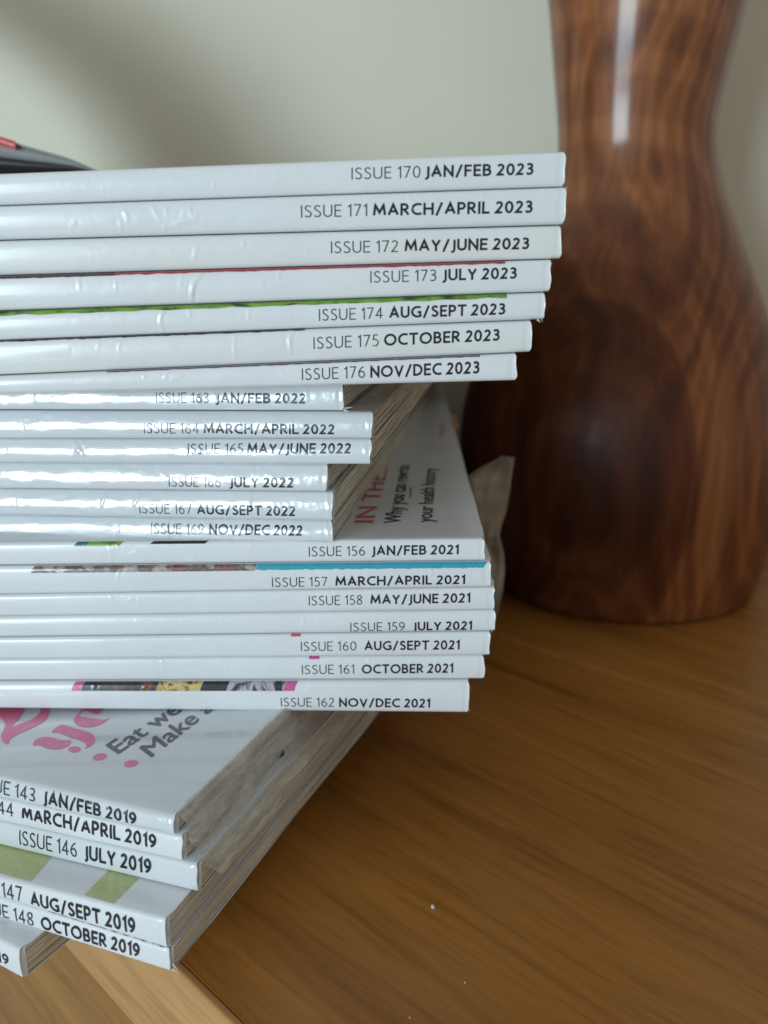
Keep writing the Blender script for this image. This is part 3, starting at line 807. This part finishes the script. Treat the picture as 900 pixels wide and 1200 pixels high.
# ------------------------------------------------------------------ vase
VY = 304.0
def vase_mat():
    m, nt, b = new_mat('turned_hardwood')
    tc = N(nt, 'ShaderNodeTexCoord')
    def mapped(scale, loc=(0, 0, 0), rot=(0, 0, 0)):
        mp = N(nt, 'ShaderNodeMapping')
        mp.inputs['Scale'].default_value = scale; mp.inputs['Location'].default_value = loc; mp.inputs['Rotation'].default_value = rot
        nt.links.new(tc.outputs['Object'], mp.inputs[0]); return mp.outputs[0]
    # growth rings of a trunk whose heart runs beside the turning axis
    warp = N(nt, 'ShaderNodeTexNoise'); warp.inputs['Scale'].default_value = 14; warp.inputs['Detail'].default_value = 2
    nt.links.new(mapped((1, 1, .45)), warp.inputs['Vector'])
    wv = N(nt, 'ShaderNodeVectorMath', operation='SCALE'); wv.inputs['Scale'].default_value = 0.072
    sub = N(nt, 'ShaderNodeVectorMath', operation='SUBTRACT'); sub.inputs[1].default_value = (.5, .5, .5)
    nt.links.new(warp.outputs['Color'], sub.inputs[0]); nt.links.new(sub.outputs[0], wv.inputs[0])
    add = N(nt, 'ShaderNodeVectorMath', operation='ADD')
    nt.links.new(mapped((1, 1, .25), (0.012, 0.030, 0.0), (0.16, 0.05, 0)), add.inputs[0]); nt.links.new(wv.outputs[0], add.inputs[1])
    w = N(nt, 'ShaderNodeTexWave', wave_type='RINGS', rings_direction='Z')
    w.inputs['Scale'].default_value = 26; w.inputs['Distortion'].default_value = 2.6; w.inputs['Detail'].default_value = 3
    w.inputs['Detail Scale'].default_value = 1.4; w.inputs['Detail Roughness'].default_value = 0.6
    nt.links.new(add.outputs[0], w.inputs['Vector'])
    fine = N(nt, 'ShaderNodeTexNoise'); fine.inputs['Scale'].default_value = 420; fine.inputs['Detail'].default_value = 4
    nt.links.new(mapped((1, 1, .09)), fine.inputs['Vector'])
    tone = N(nt, 'ShaderNodeTexNoise'); tone.inputs['Scale'].default_value = 17; tone.inputs['Detail'].default_value = 3; tone.inputs['Distortion'].default_value = .8
    nt.links.new(mapped((1, 1, .4), (.3, .1, .2)), tone.inputs['Vector'])
    rings = ramp(nt, w.outputs['Fac'], [(0.0, (0.20, 0.064, 0.021)), (0.20, (0.25, 0.080, 0.025)), (0.6, (0.35, 0.124, 0.039)), (1.0, (0.28, 0.094, 0.029))])
    tn = ramp(nt, tone.outputs[0], [(0.34, (0.72, 0.66, 0.64)), (0.5, (0.90, 0.87, 0.85)), (0.66, (1.04, 1.0, 0.97))])
    c = mix(nt, 1.0, rings, tn, 'MULTIPLY')
    c = mix(nt, 0.5, c, ramp(nt, fine.outputs[0], [(0.36, (0.55, 0.50, 0.46)), (0.55, (1, 1, 1))]), 'MULTIPLY')
    # dark almond low on the front: heartwood, widened to paint in the pile's shade; paler sapwood tongue to its right
    sep = N(nt, 'ShaderNodeSeparateXYZ')
    a2 = N(nt, 'ShaderNodeVectorMath', operation='ADD')
    wv2 = N(nt, 'ShaderNodeVectorMath', operation='SCALE'); wv2.inputs['Scale'].default_value = 0.034
    nt.links.new(sub.outputs[0], wv2.inputs[0])
    nt.links.new(tc.outputs['Object'], a2.inputs[0]); nt.links.new(wv2.outputs[0], a2.inputs[1]); nt.links.new(a2.outputs[0], sep.inputs[0])
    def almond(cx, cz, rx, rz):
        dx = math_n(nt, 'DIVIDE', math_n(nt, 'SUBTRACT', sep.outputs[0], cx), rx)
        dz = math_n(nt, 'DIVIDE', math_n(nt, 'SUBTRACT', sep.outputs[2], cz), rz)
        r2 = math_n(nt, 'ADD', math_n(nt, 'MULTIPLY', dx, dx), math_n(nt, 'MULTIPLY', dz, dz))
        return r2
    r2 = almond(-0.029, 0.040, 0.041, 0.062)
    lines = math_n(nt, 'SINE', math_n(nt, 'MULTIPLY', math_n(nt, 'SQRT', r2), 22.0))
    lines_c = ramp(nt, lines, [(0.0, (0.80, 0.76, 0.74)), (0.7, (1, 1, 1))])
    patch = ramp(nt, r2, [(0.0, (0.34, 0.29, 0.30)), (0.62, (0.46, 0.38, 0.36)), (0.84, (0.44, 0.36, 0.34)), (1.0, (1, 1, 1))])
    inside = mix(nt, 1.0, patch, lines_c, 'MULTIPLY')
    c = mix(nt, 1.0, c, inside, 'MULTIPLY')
    r3 = almond(0.018, 0.050, 0.008, 0.042)
    c = mix(nt, ramp(nt, r3, [(0.5, (.5, .5, .5)), (1.0, (0, 0, 0))]), c, (0.24, 0.085, 0.028))
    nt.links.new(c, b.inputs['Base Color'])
    b.inputs['Roughness'].default_value = 0.46
    cw = N(nt, 'ShaderNodeMapRange'); cw.inputs['From Min'].default_value = 0.092; cw.inputs['From Max'].default_value = 0.13  # coat thins towards the belly: the pile's shade put into the gloss
    cw.inputs['To Min'].default_value = 0.02; cw.inputs['To Max'].default_value = 0.55
    nt.links.new(sep.outputs[2], cw.inputs['Value']); nt.links.new(cw.outputs[0], b.inputs['Coat Weight'])
    b.inputs['Coat Roughness'].default_value = 0.15
    b.inputs['Specular IOR Level'].default_value = 0.25
    pore = noise_tex(nt, mapped((1, 1, .22)), 650, 4, .7)
    bump(nt, b, pore, 0.0004, 0.5)
    return m
# photographed outline: (y, left x, right x)
prof = [(-330, 640, 905), (-300, 612, 916), (-240, 612, 914), (-160, 622, 906), (-80, 632, 889), (0, 643, 870), (50, 647, 858), (100, 651, 845), (140, 654, 837), (175, 655, 836), (205, 652, 841),
        (250, 640, 854), (300, 622, 869), (350, 602, 884), (400, 574, 895), (450, 549, 900), (500, 539, 902), (550, 539, 900), (600, 548, 893),
        (640, 561, 885), (670, 573, 873), (688, 588, 861), (697, 598, 850)]
NA = 96
rings_ = []
for y, xl, xr_ in prof:
    xc = (xl + xr_) / 2
    c = at_y(xc, y, VY)
    zc_depth = c.y * cf - c.z * sf            # along the camera axis
    hw = (xr_ - xl) / 2 / F * zc_depth
    r = hw * math.cos(math.atan(hw / VY))
    rings_.append((c.x, c.z, r))
zb = rings_[-1][1]
k = (TZ - rings_[0][1]) / (zb - rings_[0][1])
if zb < TZ + 2: rings_ = [(x, max(z, TZ + .8 * (i == len(rings_) - 2)), r) for i, (x, z, r) in enumerate(rings_)]
else: rings_.append((rings_[-1][0], TZ, rings_[-1][2] - 3))
rings_ = [q for i, q in enumerate(rings_)]
fine_r = []
P = rings_
for i in range(len(P) - 1):
    p0 = P[max(i - 1, 0)]; p1 = P[i]; p2 = P[i + 1]; p3 = P[min(i + 2, len(P) - 1)]
    for kk in range(4):
        t = kk / 4
        fine_r.append(tuple(0.5 * (2 * b_ + (c_ - a_) * t + (2 * a_ - 5 * b_ + 4 * c_ - d_) * t * t + (3 * b_ - a_ - 3 * c_ + d_) * t ** 3) for a_, b_, c_, d_ in zip(p0, p1, p2, p3)))
fine_r.append(P[-1])
vs = []
for cx, z, r in fine_r:
    for a in range(NA):
        an = 2 * math.pi * a / NA
        rr = r * (1 + 0.012 * noise.noise(Vector((math.cos(an), math.sin(an), z * 0.02))))
        vs.append((cx + rr * math.cos(an), VY + rr * math.sin(an), max(z, TZ)))
fc = grid_faces(len(fine_r), NA, 0, True)
n0 = len(vs)
# inside of the mouth
inner = [(fine_r[0][0], fine_r[0][1] - 1, fine_r[0][2] - 5), (fine_r[8][0], fine_r[8][1], fine_r[8][2] - 7), (fine_r[24][0], fine_r[24][1], fine_r[24][2] - 12), (fine_r[34][0], fine_r[34][1], 6)]
for cx, z, r in inner:
    for a in range(NA):
        an = 2 * math.pi * a / NA
        vs.append((cx + r * math.cos(an), VY + r * math.sin(an), z))
fc += grid_faces(4, NA, n0, True, True)
for a in range(NA): fc.append((a, (a + 1) % NA, n0 + (a + 1) % NA, n0 + a))
fc.append(tuple(range(n0 - NA, n0))); fc.append(tuple(range(n0 + 3 * NA, n0 + 4 * NA))[::-1])
base = (rings_[-1][0], VY, TZ)
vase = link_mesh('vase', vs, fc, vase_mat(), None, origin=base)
bmv = bmesh.new(); bmv.from_mesh(vase.data); bmesh.ops.recalc_face_normals(bmv, faces=bmv.faces); bmv.to_mesh(vase.data); bmv.free()
tag(vase, 'polished brown wooden vase with narrow waist and round belly behind the magazines', 'vase')
print('vase', base, rings_[-1], max(r for _, _, r in rings_))

# ------------------------------------------------------------------ dark magazine curling up at the back of the pile
def curled():
    root = thing('curled_magazine', 'black and grey magazine with red print curling up behind the top of the pile', 'magazine', (-110, 270, 16))
    def path(t):                       # t 0 (right, flat on the pile) .. 1 (left, high; unseen rise shaped to shade the wall)
        x = -50 - 150 * t
        u = min(1, max(0, (t - .02) / .19)); z = 15.8 + 5.4 * u * u * (3 - 2 * u) + 4 * max(0, t - .26) + 80 * max(0, (t - .41) / .59) ** .5
        return x, z
    def sheet(name, lift, thick, mat, y0, y1, t0=0.0, t1=1.0):
        vs = []; n = 60
        for i in range(n + 1):
            t = t0 + (t1 - t0) * i / n
            x, z = path(t)
            l = lift(t)
            for y in (y0, y1):
                xx = x - (y - 238) * .42
                vs += [(xx, y, z + l), (xx, y, z + l + thick(t))]
        fc = []
        for i in range(n):
            b = 4 * i
            fc += [(b, b + 2, b + 6, b + 4), (b + 1, b + 5, b + 7, b + 3), (b, b + 4, b + 5, b + 1), (b + 2, b + 3, b + 7, b + 6)]
        fc += [(0, 1, 3, 2), (4 * n, 4 * n + 2, 4 * n + 3, 4 * n + 1)]
        return link_mesh(name, vs, fc, mat, root)
    bl = lambda t: 0.25 + 15 * min(.2, max(0, t - .155))
    gr = lambda t: 0.3 + 25 * min(.2, max(0, t - .155))
    sheet('back_cover', lambda t: 0, bl, M_DARK, 238, 302)
    sheet('page_block', lambda t: bl(t) + .02, gr, M_GREYPAGE, 239, 301)
    sheet('front_cover', lambda t: bl(t) + gr(t) + .04, lambda t: .3, M_GREYPAGE, 238, 302)
    sheet('red_print', lambda t: bl(t) + gr(t) - 1.3, lambda t: 1.9, M_RED, 237.4, 262, .285, .40)
M_GREYPAGE = flat_mat('grey_page', (0.30, 0.31, 0.30), 0.6, 0.0)
curled()

# ------------------------------------------------------------------ crumpled wrapper between the pile and the vase
def film_mat(name, alpha, col):
    m, nt, b = new_mat(name)
    b.inputs['Base Color'].default_value = (*col, 1)
    b.inputs['Roughness'].default_value = 0.12
    b.inputs['Specular IOR Level'].default_value = 0.9
    n2 = noise_tex(nt, coords(nt, (1, 1, 2.2)), 330, 4, .6, 1.6)
    bump(nt, b, n2, 0.0009, 0.9)
    tr = N(nt, 'ShaderNodeBsdfTransparent'); mx = N(nt, 'ShaderNodeMixShader')
    n1 = noise_tex(nt, coords(nt), 120, 4)
    f = ramp(nt, n1, [(0.35, (alpha - .15,) * 3), (0.65, (alpha + .15,) * 3)])
    nt.links.new(f, mx.inputs[0]); nt.links.new(tr.outputs[0], mx.inputs[1]); nt.links.new(b.outputs[0], mx.inputs[2])
    nt.links.new(mx.outputs[0], nt.nodes['Material Output'].inputs[0])
    return m
M_SCRAP = paper_mat('crumpled_paper', (0.33, 0.28, 0.22), (0.42, 0.37, 0.30), (0.50, 0.45, 0.38), 200)
rows = [(537, 586, 603, 234), (548, 562, 602, 235), (562, 546, 599, 235), (580, 546, 597, 236), (600, 547, 594, 236), (618, 548, 589, 237), (628, 549, 585, 237), (640, 550, 588, 237),
        (655, 562, 592, 238), (672, 563, 592, 238), (690, 563, 588, 238), (706, 563, 586, 238), (724, 563, 583, 238), (745, 562, 577, 238), (766, 562, 572, 238)]
vs = []
nc = 14
for i, (y, xl, xr_, D) in enumerate(rows):
    for j in range(nc + 1):
        t = j / nc
        p = at_y(xl + (xr_ - xl) * t, y, D)
        yo = 4.2 * noise.noise(Vector((t * 3.1, i * .45, 2))) + 1.0 * noise.noise(Vector((t * 9, i * 1.3, 5))) + 1.8 * abs(math.sin(t * 9 + i * .6))
        vs.append((p.x, p.y + yo, max(p.z, TZ + .1)))
nb = len(vs)
vs += [(x + .15, y + .7, z) for x, y, z in vs]
fc = grid_faces(len(rows), nc + 1) + grid_faces(len(rows), nc + 1, nb, False, True)
rim = [j for j in range(nc + 1)] + [i * (nc + 1) + nc for i in range(1, len(rows))] + [(len(rows) - 1) * (nc + 1) + j for j in range(nc - 1, -1, -1)] + [i * (nc + 1) for i in range(len(rows) - 2, 0, -1)]
for a, b_ in zip(rim, rim[1:] + rim[:1]): fc.append((a, b_, nb + b_, nb + a))
scrap = link_mesh('crumpled_paper', vs, fc, M_SCRAP, None, origin=(28, 238, TZ))
tag(scrap, 'crumpled greyish brown paper standing between the pile and the vase', 'paper')

# ------------------------------------------------------------------ plastic sleeve over the ends of issues 143 to 146
M_FILM = film_mat('clear_plastic_film', 0.42, (0.90, 0.87, 0.80))
st = s19
ends = [m143['sr'], m144['sr'], m146['sr']]
dd = [0.6, 2, 4, 6, 8, 10, 13, 16, 19, 22, 26, 30, 34, 38, 43, 48, 54, 60, 67, 75, 84, 94, 105, 118, 132, 150, 170, 190]
vs = []; NJ = 26
for d in dd:
    ztop = m143['zt'](m143['sr'], d) + .35; zlow = m146['zb'](m146['sr'], d) + .3
    frac = 1.0 if d > 4 else 0.6 + .1 * d
    bottom = 0.80 + 0.2 * math.exp(-d / 60.0) + .05 * noise.noise(Vector((d * .08, 3, 3)))
    for j in range(-2, NJ + 1):
        if j < 0:
            s = m143['sr'] + j * .45; z = m143['zt'](s, d) + .06 + .12 * (j == -1) + .1 * abs(noise.noise(Vector((d * .2, j * .6, 1))))
        else:
            t = j / NJ * bottom * frac
            z = ztop + (zlow - ztop) * t
            T3 = (ztop - zlow) / 3
            u = (ztop - z) / T3
            s = np.interp(u, [0, .25, .8, 1.2, 1.9, 2.4, 3.0], [ends[0] - .2, ends[0] + .7, ends[0] + .9, ends[1] + .6, ends[1] + .9, ends[2] + .6, ends[2] + .7])
            fold = noise.noise(Vector((d * .16 - z * .22, z * .15, 4.4)))
            s += 1.1 * (abs(fold) * 1.8) ** .8 + .45 * noise.noise(Vector((d * .45, z * .8, 8.1)))
        vs.append(st.W(s, d + .4, z))
fc = grid_faces(len(dd), NJ + 3, 0, False, True)
link_mesh('plastic_sleeve', vs, fc, M_FILM, m143['root'])
M_SMUDGE = flat_mat('blue_grey_smudge', (0.03, 0.045, 0.06), .5, 0)
for (px, py, rr) in ((322, 913, 1.1), (306, 929, 1.0), (331, 884, .6)):
    # on the film: find its plane (s = end of issue 143 + 1.4)
    q = on_plane(px, py, st.P0 + st.e * (ends[0] + 2.4), st.e)
    vs = []
    for a in range(14):
        an = a * 2 * math.pi / 14; r = rr * (1 + .3 * math.sin(3 * an + px))
        vs.append(q + st.d * (r * 1.6 * math.cos(an)) + Vector((0, 0, r * .8 * math.sin(an))))
    link_mesh('smudge', vs, [tuple(range(14))], M_SMUDGE, m143['root'], smooth=False)

# ------------------------------------------------------------------ small stray bits
def crumb(px, py, r, name, label):
    c = on_z(px, py, TZ)
    bm = bmesh.new(); bmesh.ops.create_icosphere(bm, subdivisions=2, radius=r * MM)
    for v in bm.verts:
        v.co *= 1 + .35 * noise.noise(v.co * 1500); v.co.z *= .7; v.co.x *= .8
        v.co.z += r * MM * .6
    me = bpy.data.meshes.new(name); bm.to_mesh(me); bm.free(); me.materials.append(M_CRUMB)
    o = bpy.data.objects.new(name, me); COL.objects.link(o); o.location = c * MM
    tag(o, label, 'crumb', 'crumbs on the sideboard')
M_CRUMB = flat_mat('white_crumb', (0.62, 0.60, 0.56), .6, 0)
crumb(507, 1064, .48, 'crumb', 'largest white crumb lying on the brown wood in front of the pile')
crumb(545, 1152, .17, 'crumb', 'tiny pale crumb below the largest one on the brown wood')
crumb(480, 1193, .15, 'crumb', 'tiny pale crumb at the lower edge of the photo on brown wood')
# flake of white paper sticking up from the top cover of issue 170
s, z = s23.sz(513, 182, -.3)
p = s23.W(s, 14, m170['zt'](s, 14))
vs = [(p.x - 1.2, p.y, p.z - .1), (p.x + 1.4, p.y + .4, p.z - .1), (p.x + .5, p.y + .2, p.z + .9), (p.x - .7, p.y + .1, p.z + 1.7), (p.x - 1.0, p.y + .6, p.z + .4)]
link_mesh('paper_flake', vs, [(0, 1, 2), (0, 2, 3), (0, 3, 4)], M_CRUMB, m170['root'], smooth=False)

def fray(M, pieces):
    vs, fs = [], []
    for px, py, dx, dy in pieces:
        s_, z_ = M['st'].sz(px, py, M['w'])
        s2, z2 = M['st'].sz(px + dx, py + dy, M['w'])
        c = M['w'] + .25
        b = len(vs)
        vs += [M['st'].W(s_ - .35, c, z_ - .25), M['st'].W(s_ - .25, c + .1, z_ + .3), M['st'].W(s2, c - .1, z2), M['st'].W(s_ - .3, c + .5, z_)]
        fs += [(b, b + 1, b + 2), (b, b + 2, b + 3), (b + 1, b + 3, b + 2)]
    link_mesh('frayed_corner', vs, fs, M_FRAY, M['root'], smooth=False)
M_FRAY = flat_mat('torn_paper_fibre', (0.55, 0.50, 0.42), .8, 0)
fray(m174, [(637, 371, -1, 7), (632, 374, 2, 4)])
fray(m171, [(662, 224, 4, -5), (662.5, 235, 3, 3)])
fray(m159, [(579.5, 737, 2, -9), (579, 739, -4, 3)])
fray(m162, [(549.5, 802, 2.5, 6), (549, 829, 2, 5)])
fray(m163, [(400, 480, 14, -3), (404, 481, 8, 3)])
fray(m157, [(575, 686, 5, -6)])
fray(m148, [(200, 1128, 9, 12), (200, 1137, 11, 5)])
